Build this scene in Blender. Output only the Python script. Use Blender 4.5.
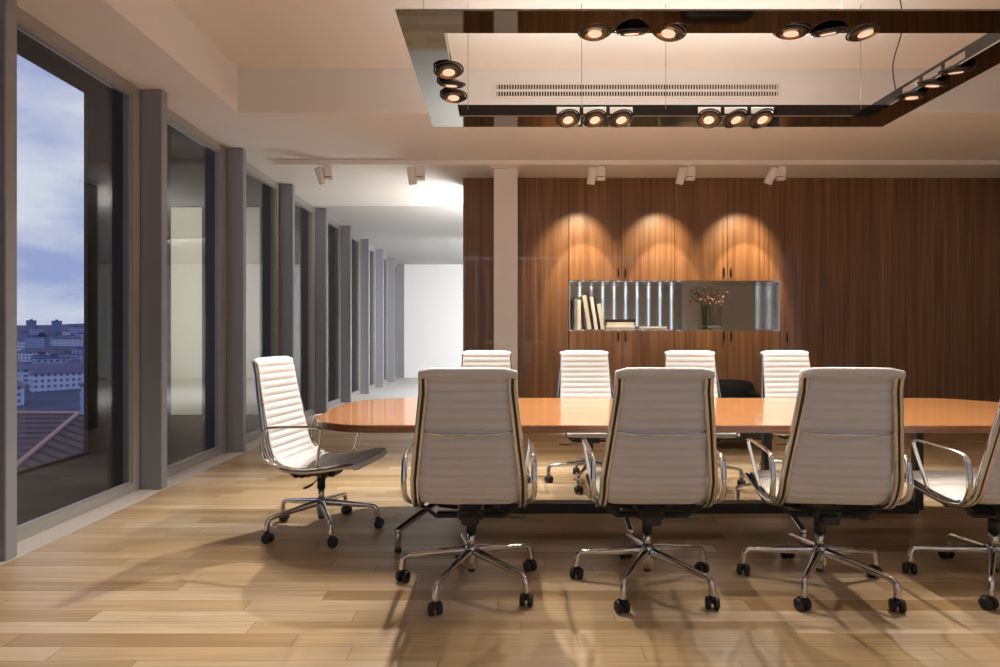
import bpy, math, random
from mathutils import Vector, Matrix
random.seed(7)
PI = math.pi
for o in list(bpy.data.objects): bpy.data.objects.remove(o)
S = bpy.context.scene
COL = S.collection
R = math.radians

# ------------------------------------------------------------------ camera
cam_d = bpy.data.cameras.new('camera')
cam_d.sensor_width = 36.0
cam_d.lens = 605.0/1000.0*36.0
cam_d.clip_start = .05; cam_d.clip_end = 6000
cam = bpy.data.objects.new('camera', cam_d); COL.objects.link(cam)
cam.location = (0, 0, 1.25); cam.rotation_euler = (R(90), 0, 0)
S.camera = cam
S.view_settings.view_transform = 'Standard'
S.view_settings.look = 'None'
S.view_settings.exposure = 0.12
S.view_settings.gamma = 1.0
S.view_settings.use_curve_mapping = False

# ------------------------------------------------------------------ world: hazy blue evening sky with clouds
W = bpy.data.worlds.new('sky'); S.world = W; W.use_nodes = True
nt = W.node_tree; nt.nodes.clear()
def N(t, typ, **k):
    n = t.nodes.new(typ)
    for a, b in k.items(): setattr(n, a, b)
    return n
wo = N(nt, 'ShaderNodeOutputWorld'); bg = N(nt, 'ShaderNodeBackground')
tc = N(nt, 'ShaderNodeTexCoord'); mp = N(nt, 'ShaderNodeMapping'); mp.inputs['Scale'].default_value = (3.5, 3.5, 8.5)
nz = N(nt, 'ShaderNodeTexNoise'); nz.inputs['Scale'].default_value = 1.3; nz.inputs['Detail'].default_value = 7; nz.inputs['Roughness'].default_value = .55
rp = N(nt, 'ShaderNodeValToRGB')
rp.color_ramp.elements[0].position = .38; rp.color_ramp.elements[0].color = (.42, .49, .80, 1)
rp.color_ramp.elements[1].position = .62; rp.color_ramp.elements[1].color = (.86, .89, .98, 1)
nt.links.new(tc.outputs['Generated'], mp.inputs[0]); nt.links.new(mp.outputs[0], nz.inputs['Vector'])
nt.links.new(nz.outputs[0], rp.inputs[0]); nt.links.new(rp.outputs[0], bg.inputs[0]); nt.links.new(bg.outputs[0], wo.inputs[0])
bg.inputs[1].default_value = 1.0

# ------------------------------------------------------------------ ceiling lights, rear daylight and added fill lamps
def spot(name, loc, target, power, angle, blend, color, radius=.04):
    l = bpy.data.lights.new(name, 'SPOT'); l.energy = power; l.color = color
    l.spot_size = R(angle); l.spot_blend = blend; l.shadow_soft_size = radius
    o = bpy.data.objects.new(name, l); COL.objects.link(o); o.location = loc
    o.rotation_euler = (Vector(target)-Vector(loc)).to_track_quat('-Z', 'Y').to_euler()
    return o
def area(name, loc, target, power, sx, sy, color):
    l = bpy.data.lights.new(name, 'AREA'); l.energy = power; l.color = color
    l.shape = 'RECTANGLE'; l.size = sx; l.size_y = sy
    o = bpy.data.objects.new(name, l); COL.objects.link(o); o.location = loc
    o.rotation_euler = (Vector(target)-Vector(loc)).to_track_quat('-Z', 'Y').to_euler()
    return o
WARM = (1, .87, .73); SOFT = (1, .95, .88); TRACKC = (1, .74, .46); WHITE = (1, .98, .96)
P_CHAND = 24; P_KEY = 330; P_WASH = 105; P_BEAM = 115
# downlights in the soffit beyond the table
YB_ = -1.4
DOWN = [(-.52, 5.56, 1.25), (.95, 5.56, .55), (2.3, 5.56, .55), (3.35, 5.56, .9)]
for x, y, k in DOWN:
    spot('downlight_lamp', (x, y, 3.19), (x*.8+.1, 3.4, .3), P_KEY*k, 105, .6, SOFT, .05)
# daylight-white lamp of the room behind the timber wall
area('passage_lamp', (.9, 12.5, 3.15), (.2, 15.2, 0), 620, 2.2, 4.5, WHITE)
area('passage_uplight', (.1, 8.72, 1.8), (.1, 8.72, 3.2), 80, .8, .5, SOFT)  # unseen lamp added behind the wall to brighten the soffit
area('pendant_uplight', (1.18, 3.0, 2.84), (1.18, 3.0, 4), 8, 3.0, .16, SOFT)  # added lamp above the frame's near strip, lifts the ceiling brightness
area('pendant_uplight', (1.18, 4.44, 2.84), (1.18, 4.44, 4), 17, 3.0, .16, SOFT)  # same added fill above the far strip
area('rear_daylight', (1.95, YB_-.12, 1.9), (1.95, 0, 1.7), 190, 6.2, 2.9, (.70, .81, 1))
area('terrace_lamp', (-4.92, 8.05, 1.9), (-4.3, 9.3, 1.9), 27, .35, 3.2, (1, .95, .84))  # unseen lamp strip added out of view to light the cream wall

# ------------------------------------------------------------------ materials
MATS = {}
def mat(name, col, rough=.5, metal=0, spec=.5, bump=None, noise=None, coat=0, emit=None, sheen=0):
    if name in MATS: return MATS[name]
    m = bpy.data.materials.new(name); m.use_nodes = True
    t = m.node_tree; b = t.nodes['Principled BSDF']
    b.inputs['Base Color'].default_value = (*col, 1); b.inputs['Roughness'].default_value = rough
    b.inputs['Metallic'].default_value = metal; b.inputs['Specular IOR Level'].default_value = spec
    b.inputs['Coat Weight'].default_value = coat; b.inputs['Coat Roughness'].default_value = .05
    if emit:
        b.inputs['Emission Color'].default_value = (*emit[0], 1); b.inputs['Emission Strength'].default_value = emit[1]
    if noise or bump:
        tc = N(t, 'ShaderNodeTexCoord'); nz = N(t, 'ShaderNodeTexNoise')
        nz.inputs['Scale'].default_value = (noise or bump)[0]; nz.inputs['Detail'].default_value = 5
        t.links.new(tc.outputs['Object'], nz.inputs['Vector'])
        if noise:
            mx = N(t, 'ShaderNodeMix', data_type='RGBA')
            a = noise[1]
            mx.inputs[6].default_value = tuple(c*(1-a) for c in col)+(1,); mx.inputs[7].default_value = tuple(min(1, c*(1+a)) for c in col)+(1,)
            t.links.new(nz.outputs[0], mx.inputs[0]); t.links.new(mx.outputs[2], b.inputs['Base Color'])
        if bump:
            bp = N(t, 'ShaderNodeBump'); bp.inputs['Strength'].default_value = bump[1]; bp.inputs['Distance'].default_value = .002
            t.links.new(nz.outputs[0], bp.inputs['Height']); t.links.new(bp.outputs[0], b.inputs['Normal'])
    MATS[name] = m; return m

def math_n(t, op, a, b=None, c=None):
    n = N(t, 'ShaderNodeMath', operation=op)
    for i, v in enumerate((a, b, c)):
        if v is None: continue
        if isinstance(v, (int, float)): n.inputs[i].default_value = v
        else: t.links.new(v, n.inputs[i])
    return n.outputs[0]

def floor_mat(name, tones, rough, rowh=.105, length=1.15):
    m = bpy.data.materials.new(name); m.use_nodes = True
    t = m.node_tree; b = t.nodes['Principled BSDF']
    g = N(t, 'ShaderNodeNewGeometry'); sx = N(t, 'ShaderNodeSeparateXYZ'); t.links.new(g.outputs['Position'], sx.inputs[0])
    X, Y = sx.outputs[0], sx.outputs[1]
    ry = math_n(t, 'DIVIDE', Y, rowh); row = math_n(t, 'FLOOR', ry); fy = math_n(t, 'FRACT', ry)
    w1 = N(t, 'ShaderNodeTexWhiteNoise', noise_dimensions='1D'); t.links.new(row, w1.inputs['W'])
    px = math_n(t, 'ADD', math_n(t, 'DIVIDE', X, length), math_n(t, 'MULTIPLY', w1.outputs[0], 7.0))
    pid = math_n(t, 'FLOOR', px); fx = math_n(t, 'FRACT', px)
    w2 = N(t, 'ShaderNodeTexWhiteNoise', noise_dimensions='2D'); cv = N(t, 'ShaderNodeCombineXYZ')
    t.links.new(pid, cv.inputs[0]); t.links.new(row, cv.inputs[1]); t.links.new(cv.outputs[0], w2.inputs['Vector'])
    cr = N(t, 'ShaderNodeValToRGB'); el = cr.color_ramp.elements
    el[0].position = 0; el[0].color = (*tones[0], 1); el[1].position = 1; el[1].color = (*tones[-1], 1)
    for i, c in enumerate(tones[1:-1]):
        e = el.new((i+1)/(len(tones)-1)); e.color = (*c, 1)
    t.links.new(w2.outputs[0], cr.inputs[0])
    # grain
    gv = N(t, 'ShaderNodeCombineXYZ'); t.links.new(math_n(t, 'ADD', math_n(t, 'MULTIPLY', X, 2.2), math_n(t, 'MULTIPLY', w2.outputs[0], 31.0)), gv.inputs[0])
    t.links.new(math_n(t, 'MULTIPLY', Y, 42.0), gv.inputs[1]); t.links.new(math_n(t, 'MULTIPLY', w2.outputs[0], 9.0), gv.inputs[2])
    nz = N(t, 'ShaderNodeTexNoise'); nz.inputs['Scale'].default_value = 1; nz.inputs['Detail'].default_value = 6; nz.inputs['Distortion'].default_value = .6
    t.links.new(gv.outputs[0], nz.inputs['Vector'])
    gr = N(t, 'ShaderNodeMapRange'); t.links.new(nz.outputs[0], gr.inputs[0])
    gr.inputs[1].default_value = .3; gr.inputs[2].default_value = .7; gr.inputs[3].default_value = .84; gr.inputs[4].default_value = 1.1
    # joints
    jy = math_n(t, 'MINIMUM', fy, math_n(t, 'SUBTRACT', 1.0, fy)); jx = math_n(t, 'MINIMUM', fx, math_n(t, 'SUBTRACT', 1.0, fx))
    j = math_n(t, 'MINIMUM', math_n(t, 'GREATER_THAN', jy, .012), math_n(t, 'GREATER_THAN', jx, .0016))
    jj = math_n(t, 'ADD', math_n(t, 'MULTIPLY', j, .55), .45)
    k = math_n(t, 'MULTIPLY', jj, gr.outputs[0])
    vm = N(t, 'ShaderNodeVectorMath', operation='SCALE'); t.links.new(cr.outputs[0], vm.inputs[0]); t.links.new(k, vm.inputs[3])
    t.links.new(vm.outputs[0], b.inputs['Base Color'])
    b.inputs['Roughness'].default_value = rough; b.inputs['Specular IOR Level'].default_value = .45
    bp = N(t, 'ShaderNodeBump'); bp.inputs['Strength'].default_value = .25; bp.inputs['Distance'].default_value = .002
    t.links.new(jj, bp.inputs['Height']); t.links.new(bp.outputs[0], b.inputs['Normal'])
    return m

def wood_mat(name, c1, c2, c3, rough, scale=(22, 22, 1.1), axis='Z', coat=0, fine=.35):
    m = bpy.data.materials.new(name); m.use_nodes = True
    t = m.node_tree; b = t.nodes['Principled BSDF']
    g = N(t, 'ShaderNodeNewGeometry'); mp = N(t, 'ShaderNodeMapping'); mp.inputs['Scale'].default_value = scale
    t.links.new(g.outputs['Position'], mp.inputs[0])
    n1 = N(t, 'ShaderNodeTexNoise'); n1.inputs['Scale'].default_value = .55; n1.inputs['Detail'].default_value = 4; n1.inputs['Distortion'].default_value = 1.6
    t.links.new(mp.outputs[0], n1.inputs['Vector'])
    cr = N(t, 'ShaderNodeValToRGB'); el = cr.color_ramp.elements
    el[0].position = .3; el[0].color = (*c1, 1); el[1].position = .7; el[1].color = (*c3, 1); e = el.new(.5); e.color = (*c2, 1)
    t.links.new(n1.outputs[0], cr.inputs[0])
    n2 = N(t, 'ShaderNodeTexNoise'); n2.inputs['Scale'].default_value = 7; n2.inputs['Detail'].default_value = 3
    mp2 = N(t, 'ShaderNodeMapping'); mp2.inputs['Scale'].default_value = tuple(s*(1.0 if s > 5 else .35) for s in scale)
    t.links.new(g.outputs['Position'], mp2.inputs[0]); t.links.new(mp2.outputs[0], n2.inputs['Vector'])
    mr = N(t, 'ShaderNodeMapRange'); mr.inputs[1].default_value = .35; mr.inputs[2].default_value = .65
    mr.inputs[3].default_value = 1-fine; mr.inputs[4].default_value = 1+fine*.5
    t.links.new(n2.outputs[0], mr.inputs[0])
    vm = N(t, 'ShaderNodeVectorMath', operation='SCALE'); t.links.new(cr.outputs[0], vm.inputs[0]); t.links.new(mr.outputs[0], vm.inputs[3])
    t.links.new(vm.outputs[0], b.inputs['Base Color']); b.inputs['Roughness'].default_value = rough
    b.inputs['Coat Weight'].default_value = coat; b.inputs['Coat Roughness'].default_value = .04 if name != 'cherry_veneer' else .08
    return m

def glass_mat(name, tint=(1, 1, 1), ior=1.5, boost=1.0):
    m = bpy.data.materials.new(name); m.use_nodes = True
    t = m.node_tree; t.nodes.clear()
    o = N(t, 'ShaderNodeOutputMaterial'); mx = N(t, 'ShaderNodeMixShader'); tr = N(t, 'ShaderNodeBsdfTransparent'); gl = N(t, 'ShaderNodeBsdfGlossy')
    gl.inputs['Roughness'].default_value = 0.0; tr.inputs[0].default_value = (*tint, 1)
    fr = N(t, 'ShaderNodeFresnel'); ge = N(t, 'ShaderNodeNewGeometry')
    # entering faces use the index, leaving faces its inverse, so that a thin pane does not turn into a mirror
    t.links.new(math_n(t, 'ADD', ior, math_n(t, 'MULTIPLY', ge.outputs['Backfacing'], 1/ior-ior)), fr.inputs[0])
    k = math_n(t, 'MULTIPLY', fr.outputs[0], boost)
    k = math_n(t, 'MINIMUM', k, 1.0)
    t.links.new(k, mx.inputs[0]); t.links.new(tr.outputs[0], mx.inputs[1]); t.links.new(gl.outputs[0], mx.inputs[2]); t.links.new(mx.outputs[0], o.inputs[0])
    return m

M_FLOOR = floor_mat('oak_planks', [(.35, .225, .105), (.54, .39, .225), (.43, .29, .145), (.64, .50, .335), (.49, .345, .19)], .34)
M_WALN = wood_mat('walnut_veneer', (.15, .068, .028), (.235, .115, .048), (.32, .165, .072), .36, scale=(20, 20, .45), coat=.4)
M_TABLE = wood_mat('cherry_veneer', (.56, .235, .08), (.64, .28, .10), (.72, .34, .14), .25, scale=(1.1, 16, 16), coat=1.0, fine=.12)
M_EDGE = wood_mat('table_edge_wood', (.13, .05, .022), (.18, .07, .03), (.24, .10, .04), .3, scale=(1.5, 20, 20), fine=.3)
M_CEIL = mat('warm_ceiling_paint', (.70, .66, .61), .85, bump=(140, .08))
M_SOFF = mat('soffit_paint', (.72, .70, .68), .85)
M_GREYC = mat('grey_ceiling_paint', (.50, .50, .51), .8)
M_GREYF = mat('grey_screed', (.52, .52, .51), .6, noise=(3, .06))
M_WHITE = mat('white_wall_paint', (.86, .87, .88), .7)
M_COLUMN = mat('column_paint', (.84, .81, .79), .5)
M_FIN = mat('grey_coated_steel', (.265, .275, .305), .42, bump=(260, .06))
M_FRAME = mat('frame_aluminium', (.33, .32, .31), .4)
M_BLACKM = mat('black_mullion', (.010, .010, .012), .5)
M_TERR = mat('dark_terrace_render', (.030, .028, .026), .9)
M_CREAM = mat('cream_render', (.70, .66, .52), .8)
M_STONE = mat('stone_threshold', (.55, .50, .45), .6, noise=(90, .28))
M_CHROME = mat('polished_aluminium', (.68, .675, .67), .07, metal=1)
M_STEEL = mat('brushed_steel', (.55, .53, .50), .3, metal=1)
M_FABRIC = mat('off_white_leather', (.70, .68, .67), .48, bump=(70, .15), noise=(14, .03))
M_BLACK = mat('black_plastic', (.018, .018, .019), .35)
M_TYRE = mat('black_tyre', (.012, .012, .014), .45)
M_LEATHER = mat('black_leather', (.018, .017, .018), .35, bump=(60, .2))
M_BGLASS = mat('black_mirror_glass', (.38, .36, .33), .04, metal=1)
M_BLKGL = mat('black_gloss_metal', (.014, .012, .011), .12)
M_BULB = mat('lamp_lens', (.8, .7, .6), .3, emit=((1, .74, .54), .48))
M_BRONZE = mat('bronze_reflector', (.30, .20, .12), .2, metal=1)
M_TRACK = mat('white_track_paint', (.85, .82, .79), .5)
M_GLASS = glass_mat('window_glass', (.86, .88, .9), 1.5, 1.0)
M_VGLASS = glass_mat('vase_glass', (.92, .95, .95), 1.45, 1.3)
M_MIRROR = mat('smoked_mirror', (.66, .63, .54), .035, metal=1)
M_HANDLE = mat('dark_handle', (.03, .018, .012), .35, metal=.5)
M_SEAM = mat('seam_shadow_gap', (.03, .014, .008), .8)

# ------------------------------------------------------------------ mesh helpers
class MB:
    def __init__(s): s.v = []; s.f = []; s.mi = []; s.sm = []
    def add(s, vs, fs, mi=0, smooth=False):
        b = len(s.v); s.v += [tuple(v) for v in vs]
        for f in fs: s.f.append([b+i for i in f]); s.mi.append(mi); s.sm.append(smooth)
        return s
    def box(s, x0, x1, y0, y1, z0, z1, mi=0, ch=0.0):
        if ch <= 0:
            vs = [(x, y, z) for z in (z0, z1) for y in (y0, y1) for x in (x0, x1)]
            return s.add(vs, [(0, 2, 3, 1), (4, 5, 7, 6), (0, 1, 5, 4), (2, 6, 7, 3), (0, 4, 6, 2), (1, 3, 7, 5)], mi)
        c = ch   # chamfered box
        V = []; idx = {}
        for sx in (0, 1):
            for sy in (0, 1):
                for sz in (0, 1):
                    X = (x0, x1)[sx]; Y = (y0, y1)[sy]; Z = (z0, z1)[sz]
                    dx = c*(1-2*sx); dy = c*(1-2*sy); dz = c*(1-2*sz)
                    idx[(sx, sy, sz, 'x')] = len(V); V.append((X, Y+dy, Z+dz))
                    idx[(sx, sy, sz, 'y')] = len(V); V.append((X+dx, Y, Z+dz))
                    idx[(sx, sy, sz, 'z')] = len(V); V.append((X+dx, Y+dy, Z))
        F = []
        for a in (0, 1):
            F.append([idx[(a, p, q, 'x')] for p, q in ((0, 0), (1, 0), (1, 1), (0, 1))])
            F.append([idx[(p, a, q, 'y')] for p, q in ((0, 0), (1, 0), (1, 1), (0, 1))])
            F.append([idx[(p, q, a, 'z')] for p, q in ((0, 0), (1, 0), (1, 1), (0, 1))])
            for b in (0, 1):
                F.append([idx[(a, b, 0, 'x')], idx[(a, b, 0, 'y')], idx[(a, b, 1, 'y')], idx[(a, b, 1, 'x')]])
                F.append([idx[(a, 0, b, 'x')], idx[(a, 0, b, 'z')], idx[(a, 1, b, 'z')], idx[(a, 1, b, 'x')]])
                F.append([idx[(0, a, b, 'y')], idx[(0, a, b, 'z')], idx[(1, a, b, 'z')], idx[(1, a, b, 'y')]])
                for d in (0, 1):
                    F.append([idx[(a, b, d, 'x')], idx[(a, b, d, 'y')], idx[(a, b, d, 'z')]])
        return s.add(V, F, mi)
    def tube(s, pts, r, n=10, mi=0, flat=None, ref=None, closed=False, smooth=True):
        """swept section; r float or list; flat=(a,b) multiplies the two section axes"""
        P = [Vector(p) for p in pts]; L = len(P); rs = r if isinstance(r, (list, tuple)) else [r]*L
        fa, fb = flat or (1, 1); vs = []; prev = None
        for i, p in enumerate(P):
            if closed: t = (P[(i+1) % L]-P[i-1])
            else: t = (P[min(i+1, L-1)]-P[max(i-1, 0)])
            t.normalize()
            if ref is not None: u = Vector(ref)-t*Vector(ref).dot(t)
            elif prev is None:
                u = Vector((0, 0, 1)) if abs(t.z) < .9 else Vector((1, 0, 0)); u = u-t*u.dot(t)
            else: u = prev-t*prev.dot(t)
            if u.length < 1e-6: u = t.orthogonal()
            u.normalize(); prev = u; w = t.cross(u)
            for k in range(n):
                a = 2*PI*k/n
                vs.append(p+u*math.cos(a)*rs[i]*fa+w*math.sin(a)*rs[i]*fb)
        fs = []
        for i in range(L if closed else L-1):
            j = (i+1) % L
            for k in range(n): fs.append((i*n+k, i*n+(k+1) % n, j*n+(k+1) % n, j*n+k))
        s.add(vs, fs, mi, smooth)
        if not closed:
            b = len(s.v)-len(vs)
            s.f.append([b+k for k in range(n)][::-1]); s.mi.append(mi); s.sm.append(False)
            s.f.append([b+(L-1)*n+k for k in range(n)]); s.mi.append(mi); s.sm.append(False)
        return s
    def lathe(s, prof, n=20, mi=0, M=None, cap=True, smooth=True):
        vs = []
        for r, z in prof:
            for k in range(n):
                a = 2*PI*k/n; vs.append(Vector((r*math.cos(a), r*math.sin(a), z)))
        if M is not None: vs = [M @ v for v in vs]
        L = len(prof); fs = [(i*n+k, i*n+(k+1) % n, (i+1)*n+(k+1) % n, (i+1)*n+k) for i in range(L-1) for k in range(n)]
        s.add(vs, fs, mi, smooth)
        if cap:
            b = len(s.v)-len(vs)
            s.f.append([b+k for k in range(n)][::-1]); s.mi.append(mi); s.sm.append(False)
            s.f.append([b+(L-1)*n+k for k in range(n)]); s.mi.append(mi); s.sm.append(False)
        return s
    def prism(s, outline, z0, z1, mi=0, mi_side=None, smooth=False):
        n = len(outline); vs = [(x, y, z0) for x, y in outline]+[(x, y, z1) for x, y in outline]
        s.add(vs, [tuple(range(n))[::-1], tuple(range(n, 2*n))], mi)
        b = len(s.v)-2*n
        for k in range(n):
            s.f.append([b+k, b+(k+1) % n, b+n+(k+1) % n, b+n+k]); s.mi.append(mi if mi_side is None else mi_side); s.sm.append(smooth)
        return s
    def xf(s, M, start=0):
        for i in range(start, len(s.v)): s.v[i] = tuple(M @ Vector(s.v[i]))
        return s
    def build(s, name, mats, parent=None):
        me = bpy.data.meshes.new(name); me.from_pydata(s.v, [], s.f)
        mats = mats if isinstance(mats, (list, tuple)) else [mats]
        for m in mats: me.materials.append(m)
        me.polygons.foreach_set('material_index', s.mi); me.polygons.foreach_set('use_smooth', s.sm)
        me.update()
        import bmesh
        bm = bmesh.new(); bm.from_mesh(me); bmesh.ops.recalc_face_normals(bm, faces=bm.faces); bm.to_mesh(me); bm.free()
        o = bpy.data.objects.new(name, me); COL.objects.link(o)
        if parent: o.parent = parent
        return o

def tag(o, label=None, cat=None, group=None, kind=None):
    for k, v in (('label', label), ('category', cat), ('group', group), ('kind', kind)):
        if v: o[k] = v
    return o
def thing(name, label, cat, loc=(0, 0, 0), rz=0, group=None):
    o = bpy.data.objects.new(name, None); COL.objects.link(o); o.empty_display_size = .1
    o.location = loc; o.rotation_euler = (0, 0, rz); return tag(o, label, cat, group)
def struct(name, mb, m, parent=None):
    o = mb.build(name, m, parent)
    if parent is None: o['kind'] = 'structure'
    return o
def kids(o): return [c for c in COL.objects if c.parent == o]
def copy_tree(o, parent=None):
    c = o.copy(); COL.objects.link(c)
    if parent: c.parent = parent
    for ch in kids(o): copy_tree(ch, c)
    return c
def recenter(mb, c):
    """shift the vertices so that the object origin may stand at c"""
    mb.v = [(x-c[0], y-c[1], z-c[2]) for x, y, z in mb.v]; return mb
def catmull(P, n=8, closed=False):
    P = [Vector(p) for p in P]; out = []; L = len(P)
    rng = range(L) if closed else range(L-1)
    for i in rng:
        p1, p2 = P[i], P[(i+1) % L]
        p0 = P[i-1] if (closed or i > 0) else p1*2-p2
        p3 = P[(i+2) % L] if (closed or i+2 < L) else p2*2-p1
        for k in range(n):
            t = k/n; out.append(.5*((2*p1)+(-p0+p2)*t+(2*p0-5*p1+4*p2-p3)*t*t+(-p0+3*p1-3*p2+p3)*t**3))
    if not closed: out.append(P[-1])
    return out

# ------------------------------------------------------------------ the setting
XW = -2.88          # room face of the window frames
ZS = 3.205          # soffit height
ZC = 3.60           # raised ceiling
XR = 8.6            # right wall
YB = -1.4           # window wall behind the viewer
YW = 7.6            # face of the timber wall
Y9 = 9.28; YE = 17.1
struct('floor', MB().box(-2.69, XR, YB, Y9, -.12, 0), M_FLOOR)
struct('floor_passage', MB().box(-2.69, XR, Y9, YE, -.12, 0), M_GREYF)
struct('trim_1', MB().box(-2.95, -2.69, YB, YE, -.12, .002), M_STONE)
# soffit and raised ceiling
m = MB(); m.box(-3.1, -2.323, YB, 5.36, ZS, ZS+.5); struct('ceiling_soffit_left', m, M_SOFF)
m = MB(); m.box(-3.1, XR, 5.36, Y9, ZS, ZS+.5); struct('ceiling_soffit_back', m, M_SOFF)
struct('ceiling', MB().box(-2.323, XR, YB, 5.36, ZC, ZC+.1), M_CEIL)
struct('ceiling_passage', MB().box(-3.1, XR, Y9, YE, ZS, ZS+.5), M_GREYC)
struct('wall_far', MB().box(-3.1, XR, YE, YE+.15, -.12, 3.7), M_WHITE)
struct('wall_right', MB().box(XR, XR+.15, YB, YE, -.12, 3.75), M_WHITE)

# fins (posts) between the windows: one per bay
PITCH = 1.53
for k in range(0, 12):
    y = 4.84+PITCH*(k-2)
    m = MB().box(-2.88, -2.706, y, y+.085, .0, ZS, ch=.006)
    # narrow return face seen from the room
    c = (-2.793, y+.0425, 0)
    o = struct('trim_%d' % (k+2), recenter(m, c), M_FIN); o.location = c
    # black mullion outside
    m = MB().box(-3.13, -2.97, y-.02, y+.09, .0, 3.9)
    o = struct('trim_%d' % (k+20), recenter(m, c), M_BLACKM); o.location = c
for k in range(0, 11):
    y0 = 4.84+PITCH*(k-2)+.085; y1 = y0+PITCH-.085
    if k == 0: y0 = YB+.3
    fr = MB()
    fr.box(-2.96, XW, y0, y1, 0, .072); fr.box(-2.96, XW, y0, y1, 3.130, ZS)
    fr.box(-2.96, XW, y0, y0+.075, .072, 3.13); fr.box(-2.96, XW, y1-.09, y1, .072, 3.13)
    bead = MB()
    for a, b, c_, d in ((y0+.075, y1-.09, .072, .086), (y0+.075, y1-.09, 3.116, 3.13)): bead.box(-2.92, -2.895, a, b, c_, d)
    for a, b in ((y0+.075, y0+.089), (y1-.104, y1-.09)): bead.box(-2.92, -2.895, a, b, .086, 3.116)
    c = (-2.92, (y0+y1)/2, 0)
    w = struct('window_%d' % (k+1), recenter(fr, c), M_FRAME); w.location = c
    b_ = recenter(bead, c).build('glazing_bead', M_FRAME, w)
    g = MB().box(-2.914, -2.906, y0+.075, y1-.09, .072, 3.13); recenter(g, c).build('window_pane', M_GLASS, w)

# timber-clad wall with the display niche (X .867..3.518, z 1.28..1.91)
NX0, NX1, NZ0, NZ1 = .867, 3.518, 1.285, 1.912
m = MB()
m.box(-.465, NX0-.01, YW+.02, 8.05, 0, ZS); m.box(NX1+.01, XR, YW+.02, 8.05, 0, ZS)
m.box(NX0-.01, NX1+.01, 7.99, 8.05, 0, ZS)
struct('wall_back', m, M_WALN)
def panel(x0, x1, z0, z1, name='wall_panel'): return MB().box(x0+.002, x1-.002, YW, YW+.02, z0, z1, ch=.0015)
pm = MB()
for x0, x1 in ((-.465, .865), (3.52, 5.85), (5.85, XR)):
    pm.box(x0+.002, x1-.002, YW, YW+.022, .0, ZS, ch=.002)
struct('wall_back_panelling', pm, M_WALN)
# column in front of the timber wall, with its flat cap
m = MB(); m.box(-.072, .205, 7.05, 7.32, 0, 3.2, ch=.004); m.box(-.115, .235, 7.0, 7.34, 3.165, 3.205)
struct('trim_40', m, M_COLUMN)

# cabinets: upper row and lower row, four doors each
def cabinet(name, label, z0, z1, hz):
    r = thing(name, label, 'cabinet', ((NX0+NX1)/2, YW+.2, z0))
    cx = (NX0+NX1)/2
    def loc(mb): return recenter(mb, (cx, YW+.2, z0))
    loc(MB().box(NX0, NX1, YW+.021, 7.985, z0, z1)).build('body', M_SEAM, r)
    wd = (NX1-NX0)/4
    for i in range(4):
        a = NX0+wd*i; d = loc(MB().box(a+.0025, a+wd-.0025, YW, YW+.02, z0+.001, z1-.001, ch=.0015)).build('door', M_WALN, r)
        hx = a+wd-.045 if i % 2 == 0 else a+.045
        h = MB().tube([(hx, YW, hz-.055), (hx, YW-.022, hz-.05), (hx, YW-.022, hz+.05), (hx, YW, hz+.055)], .007, 8)
        loc(h).build('handle', M_HANDLE, d)
    return r
cabinet('wall_cabinet', 'row of upper walnut cupboard doors above the mirrored display niche', NZ1, ZS-.002, 2.015)
cabinet('base_cabinet', 'row of lower walnut cupboard doors beneath the mirrored display niche', .002, NZ0, 1.215)
h = MB().tube([(3.6, YW, 1.15), (3.6, YW-.022, 1.155), (3.6, YW-.022, 1.255), (3.6, YW, 1.26)], .007, 8)
tag(h.build('door_handle', M_HANDLE), 'small dark pull handle on the plain timber panel right of the niche', 'handle')
# niche lining
r = thing('display_niche', 'long mirror-backed display niche set into the walnut wall', 'shelf', ((NX0+NX1)/2, 7.8, NZ0))
c = ((NX0+NX1)/2, 7.8, NZ0)
recenter(MB().box(NX0+.012, NX1-.012, 7.955, 7.975, NZ0+.012, NZ1-.012), c).build('mirror_back', M_MIRROR, r)
m = MB(); m.box(NX0, NX1, YW+.004, 7.975, NZ0, NZ0+.012); m.box(NX0, NX1, YW+.004, 7.975, NZ1-.012, NZ1)
m.box(NX0, NX0+.012, YW+.004, 7.975, NZ0+.012, NZ1-.012); m.box(NX1-.012, NX1, YW+.004, 7.975, NZ0+.012, NZ1-.012)
recenter(m, c).build('lining', mat('polished_steel', (.62, .61, .60), .05, metal=1), r)

# air grille in the upstand of the ceiling
r = thing('air_grille', 'long slotted linear air grille in the ceiling upstand', 'vent', (1.215, 5.36, 3.40))
m = MB(); m.box(-1.27, 1.27, -.014, 0, -.072, -.052); m.box(-1.27, 1.27, -.014, 0, .052, .072); m.box(-1.27, -1.245, -.014, 0, -.052, .052)
m.box(1.245, 1.27, -.014, 0, -.052, .052); m.box(-1.245, 1.245, -.012, 0, -.010, .010); m.build('frame', M_CEIL, r)
MB().box(-1.245, 1.245, -.003, 0, -.052, .052).build('backing', M_SEAM, r)
m = MB(); n = 104
for i in range(n):
    x = -1.245+2.49*(i+.5)/n; m.box(x-.0045, x+.0045, -.011, -.003, -.052, .052)
m.build('slats', M_CEIL, r)

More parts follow.
